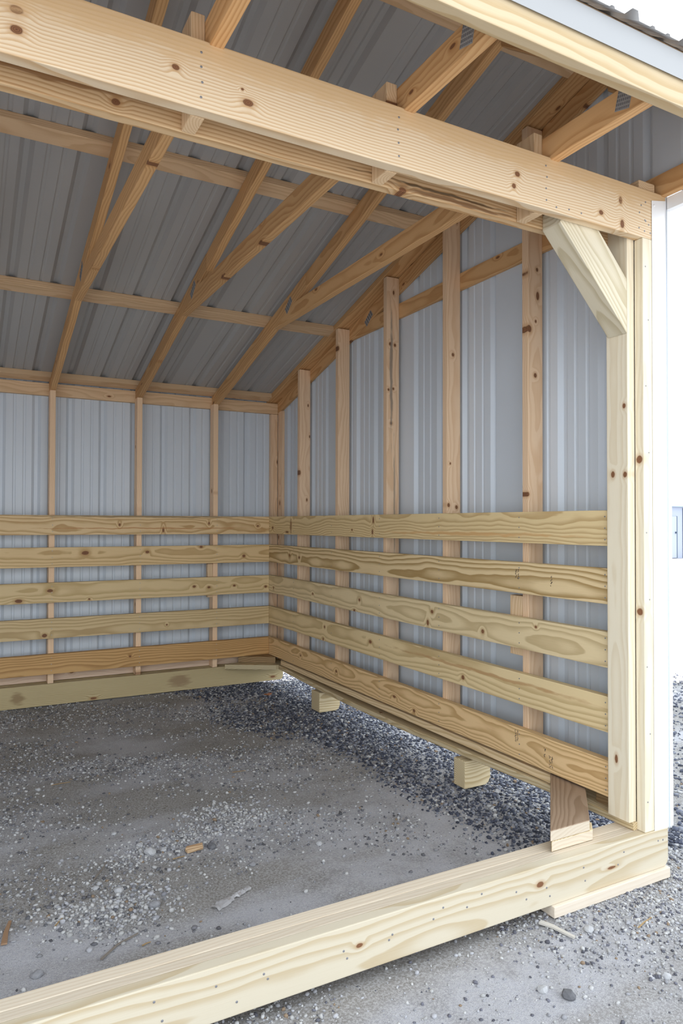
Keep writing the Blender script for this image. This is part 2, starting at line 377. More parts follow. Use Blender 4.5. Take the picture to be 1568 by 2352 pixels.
# bottom plate of the gable wall: bowed board, and the packing strip above it
def bowed(name, x0, x1, ya, yb, z0, z1, sag, mat, parent, n=24):
    L = abs(ya-yb); M = frame(((x0+x1)/2, (ya+yb)/2, (z0+z1)/2), (0, -1, 0), (1, 0, 0))
    w = x1-x0; t = z1-z0; b = 0.003; V = []; F = []
    sec = [(-w/2+b, -t/2), (w/2-b, -t/2), (w/2, -t/2+b), (w/2, t/2-b), (w/2-b, t/2), (-w/2+b, t/2), (-w/2, t/2-b), (-w/2, -t/2+b)]
    uz = M.to_3x3() @ Vector((0, 0, 1)); sgn = 1 if uz.z > 0 else -1
    for k in range(n+1):
        s = k/n; dz = -sag*math.sin(math.pi*min(1, s*1.12))**1.3*sgn if s*1.12 < 1 else 0
        for (a, c_) in sec: V.append((-L/2+L*s, a, c_+dz))
    for k in range(n):
        for j in range(8): F.append((k*8+j, k*8+(j+1) % 8, (k+1)*8+(j+1) % 8, (k+1)*8+j))
    F.append(tuple(range(8))); F.append(tuple(reversed(range(n*8, n*8+8))))
    me = raw_mesh(name, V, F); bm = bmesh.new(); bm.from_mesh(me); bmesh.ops.recalc_face_normals(bm, faces=bm.faces); bm.to_mesh(me); bm.free()
    return link(name, me, mat, M, parent)
M_plate_near = wood('plate_pine_grained', (0.70, 0.57, 0.36), (0.45, 0.31, 0.14), 120, 0.7, 0.05, 0.02, 0.3, voro=0.1)
bowed('bottom_plate', 0.0, 0.14, -0.02, -3.512, -1.1625, -1.1325, 0.030, M_plate_near, wall_right)
box('packing_strip', (0.016, 0.127), (-3.075, -0.20), (-1.1315, -1.095), wood('packing_pine', (0.78, 0.60, 0.37), (0.54, 0.36, 0.165), 90, .7, .06, voro=.1), wall_right, 'y')
box('sole_plate', (0.04, 0.127), (-3.43, -3.30), (-1.1315, -1.0955), M_wetdark, wall_right, 'y')

# ------------------------------------------------------------------ kick boards
ZT = (0.0357, -0.1914, -0.4388, -0.6891, -0.9376); H = 0.1397
def warm(c): return (min(.9, c[0]*1.22), c[1]*1.10, c[2]*0.98)
def kboard_mat(nm, L, D, knots, rings, con, pith, slope, stain, streaks=()): return wood(nm, warm(L), [q*0.88 for q in warm(D)], rings, min(.95, con*1.35), pith, slope, stain, knots, 0.0, streaks=streaks)
RS = {0: [(-2.5, -.068, .75, .010, (.62, .36, .15)), (-.42, -.04, .02, .07, (.26, .12, .05))], 3: [(-2.6, -.735, .8, .010, (.46, .27, .12))]}
BS = {0: [(-.95, -.058, .85, .005, (.50, .22, .08)), (-1.0, .030, .9, .010, (.28, .20, .11))]}
kr = empty('kickboard_lining', (0.019, -1.7, -1.077), 'five horizontal treated planks lining the gable wall on the right', 'kickboard', 'planks lining the lower walls')
kb = empty('kickboard_lining', (-2.2, 0.019, -1.077), 'five horizontal treated planks lining the low back wall', 'kickboard', 'planks lining the lower walls')
RK = [[(-.068, -.054, .02, .014), (-1.632, .002, .012, .03), (-1.622, -.07, .012, .022), (-1.367, -.059, .012, .008), (-.35, -.085, .04, .010)],
      [(-.4, -.261, .016, .016), (-.57, -.272, .02, .014)],
      [(-.09, -.534, .014, .012), (-.8, -.52, .013, .012), (-1.464, -.499, .016, .013), (-1.40, -.572, .018, .012), (-2.239, -.487, .016, .014), (-2.2, -.55, .014, .022), (-2.652, -.536, .015, .014), (-3.008, -.469, .010, .009)],
      [(-.985, -.731, .014, .012), (-.965, -.817, .014, .013), (-1.598, -.742, .022, .015), (-2.501, -.786, .016, .016)],
      [(-1.158, -1.004, .016, .012), (-1.869, -1.018, .022, .010), (-2.07, -1.052, .016, .012), (-.6, -.99, .014, .01)]]
BK = [[(-.862, -.07, .010, .026), (-1.182, -.031, .010, .014), (-.506, -.02, .010, .014), (-.1, -.04, .012, .010)],
      [(-1.42, -.234, .034, .020), (-.568, -.202, .018, .012), (-.218, -.279, .018, .016), (-.98, -.235, .02, .014)],
      [(-1.652, -.494, .028, .016), (-1.852, -.557, .034, .018), (-1.39, -.565, .010, .008), (-.621, -.506, .018, .013), (-.504, -.517, .017, .012), (-.297, -.512, .016, .011), (-.03, -.53, .016, .013)],
      [(-1.686, -.805, .024, .018), (-.831, -.786, .010, .008)], [(-1.1, -1.0, .012, .010)]]
RC = [((0.60, 0.52, 0.32), (0.42, 0.30, 0.145), 95, .5, .08, .006, .4), ((0.62, 0.53, 0.34), (0.36, 0.26, 0.115), 52, .85, .035, .004, .25), ((0.60, 0.535, 0.36), (0.42, 0.34, 0.19), 60, .5, .05, .02, .2),
      ((0.61, 0.53, 0.335), (0.43, 0.33, 0.165), 55, .5, .06, -.015, .45), ((0.66, 0.51, 0.30), (0.46, 0.305, 0.135), 105, .6, .06, .012, .3)]
BC = [((0.62, 0.51, 0.32), (0.44, 0.285, 0.125), 90, .55, .09, .004, .5), ((0.60, 0.49, 0.295), (0.42, 0.29, 0.13), 60, .5, .05, .015, .45), ((0.62, 0.525, 0.325), (0.45, 0.335, 0.155), 60, .45, .07, -.01, .35),
      ((0.59, 0.50, 0.31), (0.42, 0.31, 0.155), 65, .5, .05, .012, .45), ((0.52, 0.35, 0.165), (0.34, 0.195, 0.075), 70, .55, .05, .01, .4)]
boards_r = []
def nails(name, pts, nrm, parent, r=0.004, h=0.0012, mat=None):
    """Small round fastener heads standing on a face; pts in world, nrm outward."""
    n = Vector(nrm).normalized(); a = n.orthogonal().normalized(); b = n.cross(a); V = []; F = []
    for p in pts:
        p = Vector(p) + Vector((0, 0, ZO)); o = len(V)
        for hh, rr in ((-0.001, 1.0), (h*0.6, 1.0), (h, 0.6)):
            for k in range(8):
                an = k*math.pi/4; V.append(p + n*hh + (a*math.cos(an)+b*math.sin(an))*r*rr)
        for lv in range(2):
            for k in range(8): F.append((o+lv*8+k, o+lv*8+(k+1) % 8, o+lv*8+8+(k+1) % 8, o+lv*8+8+k))
        F.append(tuple(o+16+k for k in range(8)))
    ob = link(name, raw_mesh(name, V, F), mat or M_nail, None, parent); ob['kind'] = 'stuff'
    return ob
for i in range(5):
    zc = ZT[i]-H/2
    y0, y1 = -3.404, 0.0380; ym = (y0+y1)/2
    mat = kboard_mat('treated_plank', *RC[i][:2], [(-(yy-ym), zz-zc, a, b) for yy, zz, a, b in RK[i]], *RC[i][2:], streaks=[(-(q[0]-ym), q[1]-zc)+q[2:] for q in RS.get(i, [])])
    o = plank('board', frame((0.0190, ym, zc), (0, -1, 0), (0, 0, 1)), rect(y1-y0, H), 0.0378, mat, kr); boards_r.append(o)
    nails('nail_heads', [(0.0001, yy, zc+dz) for yy in [q-0.019 for q in RY]+[-3.385] for dz in (-.045, 0.0, .045)], (-1, 0, 0), o, 0.003)
    x0, x1 = XL+0.01, -0.0008; xm = (x0+x1)/2
    mat = kboard_mat('treated_plank', *BC[i][:2], [(xx-xm, zz-zc, a, b) for xx, zz, a, b in BK[i]], *BC[i][2:], streaks=[(q[0]-xm, q[1]-zc)+q[2:] for q in BS.get(i, [])])
    o = plank('board', frame((xm, 0.0190, zc), (1, 0, 0), (0, 0, 1)), rect(x1-x0, H), 0.0378, mat, kb)
    nails('nail_heads', [(bx+0.019, -0.0001, zc+dz) for bx in [-0.46, -1.052, -1.659]+TX[3:] for dz in (-.045, 0.0, .045)], (0, -1, 0), o, 0.003, mat=M_steel)
def stamp(parent, y, z, rows, hgt, n, w=0.004):
    """Faded ink mill mark: short illegible strokes running up the board."""
    r = random.Random(int(-y*1000)); V = []; F = []
    for row in range(rows):
        for k in range(n):
            if r.random() < 0.15: continue
            zz = z - hgt/2 + hgt*k/n; yy = y - row*0.012
            for q in range(2):
                o = len(V); a = yy + r.uniform(-.004, .004); l = r.uniform(.002, .006); t = r.uniform(.0012, .0028); zz2 = zz + q*hgt/n*0.45
                for dx in (-0.0006, 0.0004):
                    for (dy, dz) in ((-l/2, 0), (l/2, 0), (l/2, t), (-l/2, t)): V.append((dx, a+dy, zz2+dz+ZO))
                F += [(o, o+1, o+2, o+3), (o, o+1, o+5, o+4), (o+1, o+2, o+6, o+5), (o+2, o+3, o+7, o+6), (o+3, o, o+4, o+7)]
    ob = link('mill_stamp', raw_mesh('mill_stamp', V, F), M_ink, None, parent); ob['kind'] = 'stuff'; ob['label'] = 'faded illegible ink mark'
stamp(boards_r[1], -2.885, -0.245, 2, 0.045, 9); stamp(boards_r[1], -3.10, -0.262, 1, 0.045, 9)
stamp(boards_r[4], -2.88, -0.975, 2, 0.055, 9); stamp(boards_r[4], -3.06, -1.0, 1, 0.04, 8); stamp(boards_r[4], -3.09, -1.03, 2, 0.05, 8)

# ------------------------------------------------------------------ trusses
CB, CT = 1.235, 1.324                       # underside and top of the level chord
def under(y): return ztop(y) - 0.0889*CO
def cf_top(y): return zfront(y) - 0.0381*COF
def cf_bot(y): return cf_top(y) - 0.0889*COF
YF = -3.9515
# meeting points
def solve_under(z): return (Z0-0.0889*CO-z)/S
yA, yB = solve_under(CB), solve_under(CT)
y_f = -4.0 + (CT - (1.388-0.0381*COF-0.0889*COF))/SF
YP = -3.295
def truss(name, x, label, width=0.0381, mats=None):
    t = empty(name, (x+width/2, -1.9, CB), label, 'roof truss', 'roof trusses')
    x0, x1 = x, x+width; m = mats or M_truss; ys = -1.60
    yz_plank('top_chord', [(0.160, under(0.160)), (0.160, ztop(0.160)), (ys, ztop(ys)), (ys, under(ys))], x0, x1, m, t, (-1, S))
    yz_plank('top_chord', [(ys-.001, under(ys)-.003), (ys-.001, ztop(ys)-.003), (YP, ztop(YP)-.003), (YP, under(YP)-.003)], x0+0.0005, x1-0.0005, m, t, (-1, S))
    yz_plank('bottom_chord', [(yA, CB), (yB-.001, CT), (y_f, CT), (YF, cf_bot(YF)), (YF, CB)], x0, x1, m, t, (-1, 0))
    yz_plank('front_chord', [(YF, cf_bot(YF)+.001), (YF, cf_top(YF)), (YP-.001, cf_top(YP)), (YP-.001, cf_bot(YP))], x0, x1, m, t, (1, SF))
    def plate(yc, zc, a, b, ang):
        for xs, s in ((x0-0.0006, -1), (x1+0.0006, 1)):
            ux = Vector((0, math.cos(ang), math.sin(ang))); uy = Vector((0, -math.sin(ang), math.cos(ang)))
            ob = plank('gusset_plate', frame((xs, yc, zc), ux, uy), rect(a, b), 0.0012, M_steel, t, bev=0)
            # punched tooth slots raised as fine rows
            V = []; F = []
            for r_ in range(5):
                for q in range(7):
                    u, v = -a/2+a*(q+.5)/7, -b/2+b*(r_+.5)/5; o = len(V)
                    for h in (0.0, 0.0016):
                        for (du, dv) in ((-.0018, -b*.055), (.0018, -b*.055), (.0018, b*.055), (-.0018, b*.055)):
                            p = Vector((xs+s*(0.0006+h), yc, zc+ZO)) + ux*(u+du) + uy*(v+dv); V.append(p)
                    F += [(o+4, o+5, o+6, o+7), (o, o+1, o+5, o+4), (o+1, o+2, o+6, o+5), (o+2, o+3, o+7, o+6), (o+3, o, o+4, o+7)]
            tt = link('plate_teeth', raw_mesh('plate_teeth', V, F), M_nail, None, ob); tt['kind'] = 'stuff'
    plate(-1.36, 1.325, 0.045, 0.10, 0.9); plate(-3.852, 1.282, 0.055, 0.06, 0.25); plate(YP-.02, 1.86, 0.06, 0.05, 0.0)
    return t
LAB = ['pine roof truss nearest the gable wall, landing on the last back stud before the corner', 'pine roof truss in the middle of the three seen whole', 'pine roof truss at the left edge of the ceiling, leftmost seen',
       'pine roof truss hidden just beyond the left edge', 'pine roof truss second beyond the left edge', 'pine roof truss third beyond the left edge', 'pine roof truss next to the far left gable wall']
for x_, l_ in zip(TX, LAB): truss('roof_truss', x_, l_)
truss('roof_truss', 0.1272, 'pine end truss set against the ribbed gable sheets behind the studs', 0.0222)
# packing blocks beside the trusses at the header
BL = ['upright pine block between the headers beside the truss nearest the gable wall', 'upright pine block between the headers beside the middle truss', 'upright pine block between the headers beside the leftmost visible truss']
for i, x_ in enumerate(TX):
    o = box('header_block', (x_-0.0385, x_-0.0004), (-3.5095, -3.4205), (1.058, 1.338-0.004*(i % 2)), M_block, None, 'z')
    tag(o, BL[i] if i < 3 else 'upright pine block between the headers beyond the left edge, number %s from the gable' % ('four five six seven'.split()[i-3]), 'block', 'blocks between the headers')
o = box('header_block', (0.018, 0.1065), (-3.535, -3.25), (1.2430, 1.281), M_block, None, 'y'); tag(o, 'flat pine block lying on the header end at the gable wall', 'block', 'blocks between the headers')

# ------------------------------------------------------------------ headers, posts, knee brace
hz0, hz1 = 1.0580, 1.2420; xm = (XL+0.16)/2; zc = (hz0+hz1)/2
hk = [(-2.117, 1.166, .022, .014), (-2.117, 1.12, .020, .014), (-1.747, 1.149, .014, .011), (-1.549, 1.113, .022, .014), (-1.566, 1.145, .006, .005), (-.597, 1.148, .015, .013), (-.612, 1.105, .012, .012), (-.098, 1.171, .012, .020), (-.2, 1.104, .016, .012), (-.09, 1.085, .014, .022)]
M_head = wood('front_header_pine', HEAD_L, HEAD_D, 105, 0.8, 0.03, 0.002, 0.25, [(a-xm, b-zc, c, d) for a, b, c, d in hk], 0.0, seed=3, shift=-0.15, drift=0.05, streaks=[(0.0, 0.085, 6.0, 0.075, (.70, .475, .25))])  # upper-half orange band: wood tint mixed with painted shade of the overhang
o = box('header_beam', (XL, 0.16), (-3.548, -3.510), (hz0, hz1), M_head, None, 'x'); tag(o, 'wide pale pine header plank across the open front, nearest the camera', 'beam', 'header planks')
pts = []
for x_ in TX[:4]: pts += [(x_-0.019+random.uniform(-.004, .004), -3.5481, z_) for z_ in (1.09, 1.13, 1.17, 1.208)]
pts += [(.02+random.uniform(-.03, .045), -3.5481, random.uniform(1.075, 1.2)) for _ in range(9)] + [(-.42, -3.5481, 1.075), (-.36, -3.5481, 1.08), (-.30, -3.5481, 1.08)]
nails('nail_heads', pts, (0, -1, 0), o, 0.0034)
ik = [(-1.84-xm, 1.09-zc, .016, .013), (-.939-xm, 1.062-zc, .02, .014)]
o = box('header_beam', (XL, 0.10), (-3.420, -3.382), (hz0, hz1), wood('inner_header_pine', (0.70, 0.50, 0.29), (0.44, 0.235, 0.09), 95, 0.7, 0.03, 0.003, 0.55, ik, 0.0, seed=2, shift=0.13, drift=0.03, streaks=[(-.78-xm, 1.088-zc, .34, .006, (.05, .025, .012)), (-.72-xm, 1.072-zc, .30, .010, (.20, .10, .045)), (-2.0-xm, 1.11-zc, .3, .01, (.30, .15, .06))]), None, 'x')
tag(o, 'second header plank behind the front one, with dark bark streaks', 'beam', 'header planks')
cp = empty('corner_post', (0.02, -3.48, -1.16), 'pale pine post made of two boards at the right front corner', 'post')
ak = [(.429-.0, -(-3.493+3.46), .014, .010), (.172, -(-3.44+3.46), .018, .012), (.169, -(-3.496+3.46), .016, .012), (-.91, .0-.009, .024, .010)]
zA0, zA1 = -1.132, 1.235; mA = (zA0+zA1)/2
M_A = wood('post_pine', PALE_L, PALE_D, 60, 0.4, 0.05, 0.006, 0.25, [(z-mA, y, a, b) for z, y, a, b in ak], 0.0)
plank('post_board', frame((0.001, -3.460, mA), (0, 0, 1), (0, -1, 0)), rect(zA1-zA0, 0.0985), 0.038, M_A, cp)
zB1 = hz0-0.0005; mB = (zB1-1.1615)/2
M_B = wood('post_pine_outer', (0.77, 0.695, 0.54), (0.62, 0.515, 0.335), 55, 0.45, 0.05, 0.006, 0.2, [(.225-mB, -.0635, .020, .020, .014), (-.346-mB, -.0635, .018, .020, .014)], 0.0)
plank('post_board', frame((0.084, -3.5290, mB), (0, 0, 1), (1, 0, 0)), rect(zB1+1.1615, 0.127), 0.038, M_B, cp)
nails('nail_heads', [(0.035, -3.5481, z_) for z_ in (-1.05, -.55, -.05, .5, .95)] + [(0.05, -3.5481, z_) for z_ in (-.8, -.3, .25, .75)], (0, -1, 0), cp, 0.003)
# left front post, outside the picture
lp = empty('corner_post', (XL+0.05, -3.48, -1.16), 'pale pine post at the far left front corner beyond the picture', 'post')
box('post_board', (XL+0.002, XL+0.13), (-3.509, -3.421), (-1.161, 1.23), M_fascia, lp, 'z'); box('post_board', (XL+0.002, XL+0.13), (-3.5475, -3.5095), (-1.161, hz0-.001), M_fascia, lp, 'z')
# knee brace: 4x6 at 45 degrees between header and post
kpts = [(-.360, 1.050), (-.360, 1.105), (-.31, 1.15), (-.235, 1.13), (-.0195, .905), (-.0195, .700)]
c = Vector((sum(p[0] for p in kpts)/6, -3.465, sum(p[1] for p in kpts)/6)); ux = Vector((1, 0, -1)).normalized(); uy = Vector((1, 0, 1)).normalized()
out = [((Vector((p[0], c.y, p[1]))-c).dot(ux), (Vector((p[0], c.y, p[1]))-c).dot(uy)) for p in kpts]
o = plank('knee_brace', frame(c, ux, uy), out, 0.0885, wood('knee_brace_pine', (0.70, 0.635, 0.485), (0.46, 0.38, 0.225), 75, 0.6, 0.02, 0.05, 0.15, None, 0.0), None)
tag(o, 'stout diagonal pine brace under the header at the front post', 'brace')
nails('nail_heads', [(c.x-0.14+a, -3.465+b, 1.0-a+.02) for a, b in ((-.12, -.02), (-.13, .02), (-.1, 0.0))], (-1, 0, -1), o, 0.003)

# ------------------------------------------------------------------ sills, skid blocks, corner ties
def sill_outline(L, w, rad=0.03, left=False):
    pts = [(-L/2, -w/2), (L/2-rad, -w/2)]
    for k in range(1, 6):
        a = -math.pi/2 + k*math.pi/12*1.2 if k < 5 else 0
        pts.append((L/2-rad+rad*math.cos(a), -w/2+rad+rad*math.sin(a)))
    return pts + [(L/2, w/2), (-L/2, w/2)]
sf = empty('sill_beam', (-2.3, -3.49, -1.304), 'pale laminated timber sill lying across the open front', 'sill', 'timber sills')
xs0, xs1 = XL, 0.142; L = xs1-xs0; xm2 = (xs0+xs1)/2; zc2 = (-1.304-1.162)/2
fk = [(-.507-xm2, -1.221-zc2, .022, .013), (-1.202-xm2, -1.227-zc2, .016, .009), (-.165-xm2, -1.243-zc2, .030, .007)]
M_sill = wood('sill_pine', (0.66, 0.585, 0.45), (0.53, 0.415, 0.255), 48, 0.75, 0.04, 0.004, 0.15, fk, 0.0)
M_sill2 = wood('sill_pine_inner', (0.66, 0.57, 0.45), (0.55, 0.44, 0.315), 80, 0.5, 0.2, 0.002, 0.3, None, 0.0)
for k, (ya, yb, dz, mt) in enumerate(((-3.553, -3.5150, 0, M_sill), (-3.5145, -3.4765, -.0008, M_sill2), (-3.4760, -3.4250, -.0003, M_sill2))):
    o = plank('sill_plank', frame((xm2, (ya+yb)/2, zc2+dz), (1, 0, 0), (0, 0, 1)), sill_outline(L, 0.142), yb-ya, mt, sf)
    if k == 0: front_sill = o
pts = []
for xx in np.arange(-2.3, 0.12, 0.17):
    for q in range(2): pts.append((xx+random.uniform(-.05, .05), -3.5531, random.uniform(-1.28, -1.19)))
nails('nail_heads', pts, (0, -1, 0), front_sill, 0.0034)
sb = empty('sill_beam', (-2.3, 0.09, -1.302), 'weathered timber sill along the foot of the back wall', 'sill', 'timber sills')
M_bsill = wood('back_sill_pine', (0.56, 0.46, 0.265), (0.33, 0.235, 0.105), 110, 0.7, 0.03, 0.002, 0.4, [(-1.35-xm2, -.06, .03, .012), (.05-xm2, -.045, .03, .012)], 0.0, shift=.12, drift=.03, streaks=[(-.72-xm2, .0, .10, .05, (.30, .20, .11)), (-1.85-xm2, -.01, .05, .05, (.27, .18, .09))])
for ya, yb in ((0.0365, 0.0745), (0.0750, 0.1130), (0.1135, 0.1640)):
    plank('sill_plank', frame((xm2, (ya+yb)/2, -1.2265), (1, 0, 0), (0, 0, 1)), sill_outline(L, 0.150), yb-ya, M_bsill, sb)
def skid(ya, yb, label):
    x0, x1 = -0.008, 0.155; w = 0.135; L_ = x1-x0; rad = 0.035
    out = [(-L_/2, -w/2), (L_/2-rad, -w/2), (L_/2-rad*.35, -w/2+rad*.28), (L_/2, -w/2+rad), (L_/2, w/2), (-L_/2, w/2)]
    o = plank('skid_block', frame(((x0+x1)/2, (ya+yb)/2, -1.236-0.029), (1, 0, 0), (0, 0, 1)), out, yb-ya, M_skid, None, 0.004); tag(o, label, 'block', 'blocks under the gable wall')
skid(-2.525, -2.437, 'short timber block under the gable wall, nearer the front sill'); skid(-0.925, -0.80, 'short timber block under the gable wall, nearer the back corner')
o = box('support_plank', (-0.455, 0.136), (-3.566, -3.430), (-1.3425, -1.3045), M_pad, None, 'x'); tag(o, 'pale flat plank wedged under the front sill at the corner', 'plank')
def tie_mesh(pts, z0, z1, mats, name, parent, end_slot):
    """Flat diagonal tie; end faces take the fresh-cut material."""
    c = Vector((sum(p[0] for p in pts)/len(pts), sum(p[1] for p in pts)/len(pts), (z0+z1)/2)); ux = Vector((1, 1, 0)).normalized(); uy = Vector((-1, 1, 0)).normalized()
    out = [((Vector((p[0], p[1], c.z))-c).dot(ux), (Vector((p[0], p[1], c.z))-c).dot(uy)) for p in pts]
    M = frame(c, ux, uy); me = plank_mesh(name, out, z1-z0, 0.002, 1); o = link(name, me, mats, M, parent)
    R3 = M.to_3x3()
    for p in me.polygons:
        if (R3 @ p.normal).y < -0.9: p.material_index = end_slot
    return o
ft = empty('corner_tie', (-0.2, -3.35, -1.162), 'brown weathered diagonal tie board on the front sill with a fresh-cut end', 'brace', 'diagonal corner ties')
tie_mesh([(-.405, -3.497), (-.212, -3.497), (.030, -3.255), (.030, -3.062)], -1.1240, -1.0860, [M_bracewet, M_sill2], 'tie_board', ft, 1)
tie_mesh([(-.398, -3.496), (-.196, -3.496), (-.150, -3.450), (-.150, -3.300), (-.208, -3.300)], -1.1608, -1.1245, [M_plate_near, M_sill2], 'tie_packer', ft, 1)
bt = empty('corner_tie', (-0.2, -0.1, -1.165), 'diagonal tie board low in the back corner below the planks', 'brace', 'diagonal corner ties')
tie_a = [(-.345, .034), (-.395, .000), (-.02, -.365), (.012, -.365), (.012, -.12), (-.15, .034)]
def flat_tie(pts, z0, z1, mat, name):
    c = Vector((sum(p[0] for p in pts)/len(pts), sum(p[1] for p in pts)/len(pts), (z0+z1)/2)); ux = Vector((1, -1, 0)).normalized(); uy = Vector((1, 1, 0)).normalized()
    out = [((Vector((p[0], p[1], c.z))-c).dot(ux), (Vector((p[0], p[1], c.z))-c).dot(uy)) for p in pts]
    return plank(name, frame(c, ux, uy), out, z1-z0, mat, bt, 0.002)
flat_tie([(-.355, .034), (-.375, -.005), (-.03, -.215), (-.004, -.21), (-.004, -.03), (-.12, .034)], -1.1625, -1.1275, M_plate, 'tie_board')
flat_tie([(-.25, .034), (.0, -.135), (.014, -.10), (.014, .0), (-.03, .034)], -1.1270, -1.0800, M_wetdark, 'tie_packer')

# ------------------------------------------------------------------ fascia and white trims
o = box('fascia_board', (XL, 0.146), (-3.9895, -3.9520), (1.2110, 1.352), M_fascia, None, 'x'); tag(o, 'pale pine fascia board under the white metal eave', 'fascia')
def strip(name, prof, x0, x1, mat, thick=0.0008):
    """Folded sheet-metal profile in YZ swept along x."""
    V = [(xx, y, z+ZO) for xx in (x0, x1) for y, z in prof]; n = len(prof)
    o = link(name, raw_mesh(name, V, [(i, i+1, n+i+1, n+i) for i in range(n-1)]), mat); md = o.modifiers.new('thickness', 'SOLIDIFY'); md.thickness = thick; md.offset = 0
    return o
o = strip('trim_1', [(-3.9915, 1.290), (-3.9965, 1.286), (-3.9965, 1.294), (-3.9935, 1.297), (-3.9935, 1.368), (-3.975, 1.3862), (-3.95, 1.402)], XL-0.02, XR+0.022, M_eave)
tag(o, 'white folded metal trim along the front eave', 'trim', kind='structure')
def corner_trim(name):
    prof = [(0.070, -3.5500), (0.176, -3.5500), (0.176, -3.47)]
    V = [(px, py, zz+ZO) for zz in (-1.163, 1.226) for px, py in prof]
    V[3] = (0.070, -3.5500, 1.206+ZO)
    o = link(name, raw_mesh(name, V, [(0, 1, 4, 3), (1, 2, 5, 4)]), M_trim); md = o.modifiers.new('thickness', 'SOLIDIFY'); md.thickness = 0.001; md.offset = 0
    return o
o = corner_trim('trim_2'); tag(o, 'white metal corner trim beside the right front post', 'trim', kind='structure')
nails('screw_heads', [(0.083, -3.5506, z_) for z_ in (-1.08, -.55, 0.0, .5, 1.19)], (0, -1, 0), o, 0.0045, 0.003, M_trim)
o = box('trim_3', (0.1500, 0.1765), (-3.950, -3.5515), (1.186, 1.2345), M_trim, None, 'y', 0.001); tag(o, 'white metal edging under the gable overhang', 'trim', kind='structure')

# ------------------------------------------------------------------ ground
def vnoise(x, y, f, seed):
    r = np.random.default_rng(seed); T = r.random((64, 64))
    a, b = x*f, y*f; i, j = np.floor(a).astype(int), np.floor(b).astype(int); u, v = a-i, b-j
    u = u*u*(3-2*u); v = v*v*(3-2*v); i0, i1, j0, j1 = i % 64, (i+1) % 64, j % 64, (j+1) % 64
    return (T[i0, j0]*(1-u)+T[i1, j0]*u)*(1-v) + (T[i0, j1]*(1-u)+T[i1, j1]*u)*v - 0.5
def height(x, y):
    x = np.asarray(x, float); y = np.asarray(y, float)
    near = np.clip(1.6-np.maximum(np.abs(x+1.5)-4, np.abs(y+2)-5)/3, 0.0, 1.0)
    t = y*0.92 + x*0.30                                            # tracks run mostly along x
    h = 0.020*vnoise(x, y, 0.8, 1)+0.012*vnoise(t, x*0.35, 3.2, 2)+0.008*vnoise(x, y, 5, 3)+0.004*vnoise(x, y, 13, 4)+0.002*vnoise(x, y, 40, 5)
    h = h*near - 0.006
    # the yard rises a little towards the back sill and sits just under the sills
    back = np.clip(1-np.abs(y-0.05)/0.7, 0, 1)*np.clip((-x+0.10)/0.3, 0, 1)
    h = h*(1-0.85*back) + 0.0335*back
    pad = np.exp(-(((x+0.15)/0.5)**2+((y+3.55)/0.22)**2)); h = h*(1-pad) - 0.0045*pad
    return h
def axis(lo, hi, step, far):
    core = np.arange(lo, hi+1e-6, step); d = step; a = [lo]; 
    while a[-1] > -far: d *= 1.25; a.append(a[-1]-d)
    b = [hi]; d = step
    while b[-1] < far: d *= 1.25; b.append(b[-1]+d)
    return np.array(a[:0:-1] + list(core) + b[1:])
gx, gy = axis(-3.4, 1.6, 0.022, 90), axis(-5.2, 1.2, 0.022, 90)
X, Y = np.meshgrid(gx, gy, indexing='ij'); Zg = height(X, Y)
nx, ny = X.shape
me = bpy.data.meshes.new('ground'); me.vertices.add(nx*ny); me.vertices.foreach_set('co', np.stack([X, Y, Zg], -1).reshape(-1).astype(np.float32))
I, J = np.meshgrid(np.arange(nx-1), np.arange(ny-1), indexing='ij'); base = (I*ny+J).reshape(-1)
F = np.stack([base, base+ny, base+ny+1, base+1], -1).reshape(-1).astype(np.int32); nf = len(base)
me.loops.add(nf*4); me.loops.foreach_set('vertex_index', F); me.polygons.add(nf)
me.polygons.foreach_set('loop_start', np.arange(0, nf*4, 4, dtype=np.int32)); me.polygons.foreach_set('loop_total', np.full(nf, 4, np.int32)); me.update(calc_edges=True)
for p in me.polygons: p.use_smooth = True
M_ground, nt, b = nodes_of('packed_stone_dust'); t = NT(nt); tc = t.n('ShaderNodeTexCoord'); v = tc.outputs['Object']
n1 = t.noise(t.vec('MULTIPLY', v, (0.9, 2.2, 1)), 1.0, 4.0); n2 = t.noise(v, 5.5, 4.0, 0.6); n3 = t.noise(v, 120.0, 3.0, 0.7); n4 = t.noise(v, 420.0, 2.0)
base_c = t.mix(t.smooth(n1, 0.40, 0.62), c4((0.235, 0.220, 0.202)), c4((0.410, 0.410, 0.440)))
base_c = t.mix(t.math('MULTIPLY', t.smooth(n2, 0.45, 0.72), 0.5), base_c, c4((0.15, 0.138, 0.122)))
base_c = t.mix(t.math('MULTIPLY', t.smooth(n3, 0.40, 0.62), 0.55), base_c, c4((0.50, 0.495, 0.50)))
base_c = t.mix(t.math('MULTIPLY', t.smooth(n4, 0.52, 0.68), 0.5), base_c, c4((0.10, 0.095, 0.095)))
t.put(b.inputs['Base Color'], base_c); b.inputs['Roughness'].default_value = 0.92; b.inputs['Specular IOR Level'].default_value = 0.15
bp = t.n('ShaderNodeBump'); bp.inputs['Strength'].default_value = 0.6; bp.inputs['Distance'].default_value = 0.006
t.put(bp.inputs['Height'], t.math('ADD', t.math('MULTIPLY', n3, 0.7), t.math('MULTIPLY', n4, 0.5))); t.put(b.inputs['Normal'], bp.outputs[0])
o = link('ground', me, M_ground); tag(o, 'grey packed stone dust yard running under the open shed', 'ground', kind='structure')

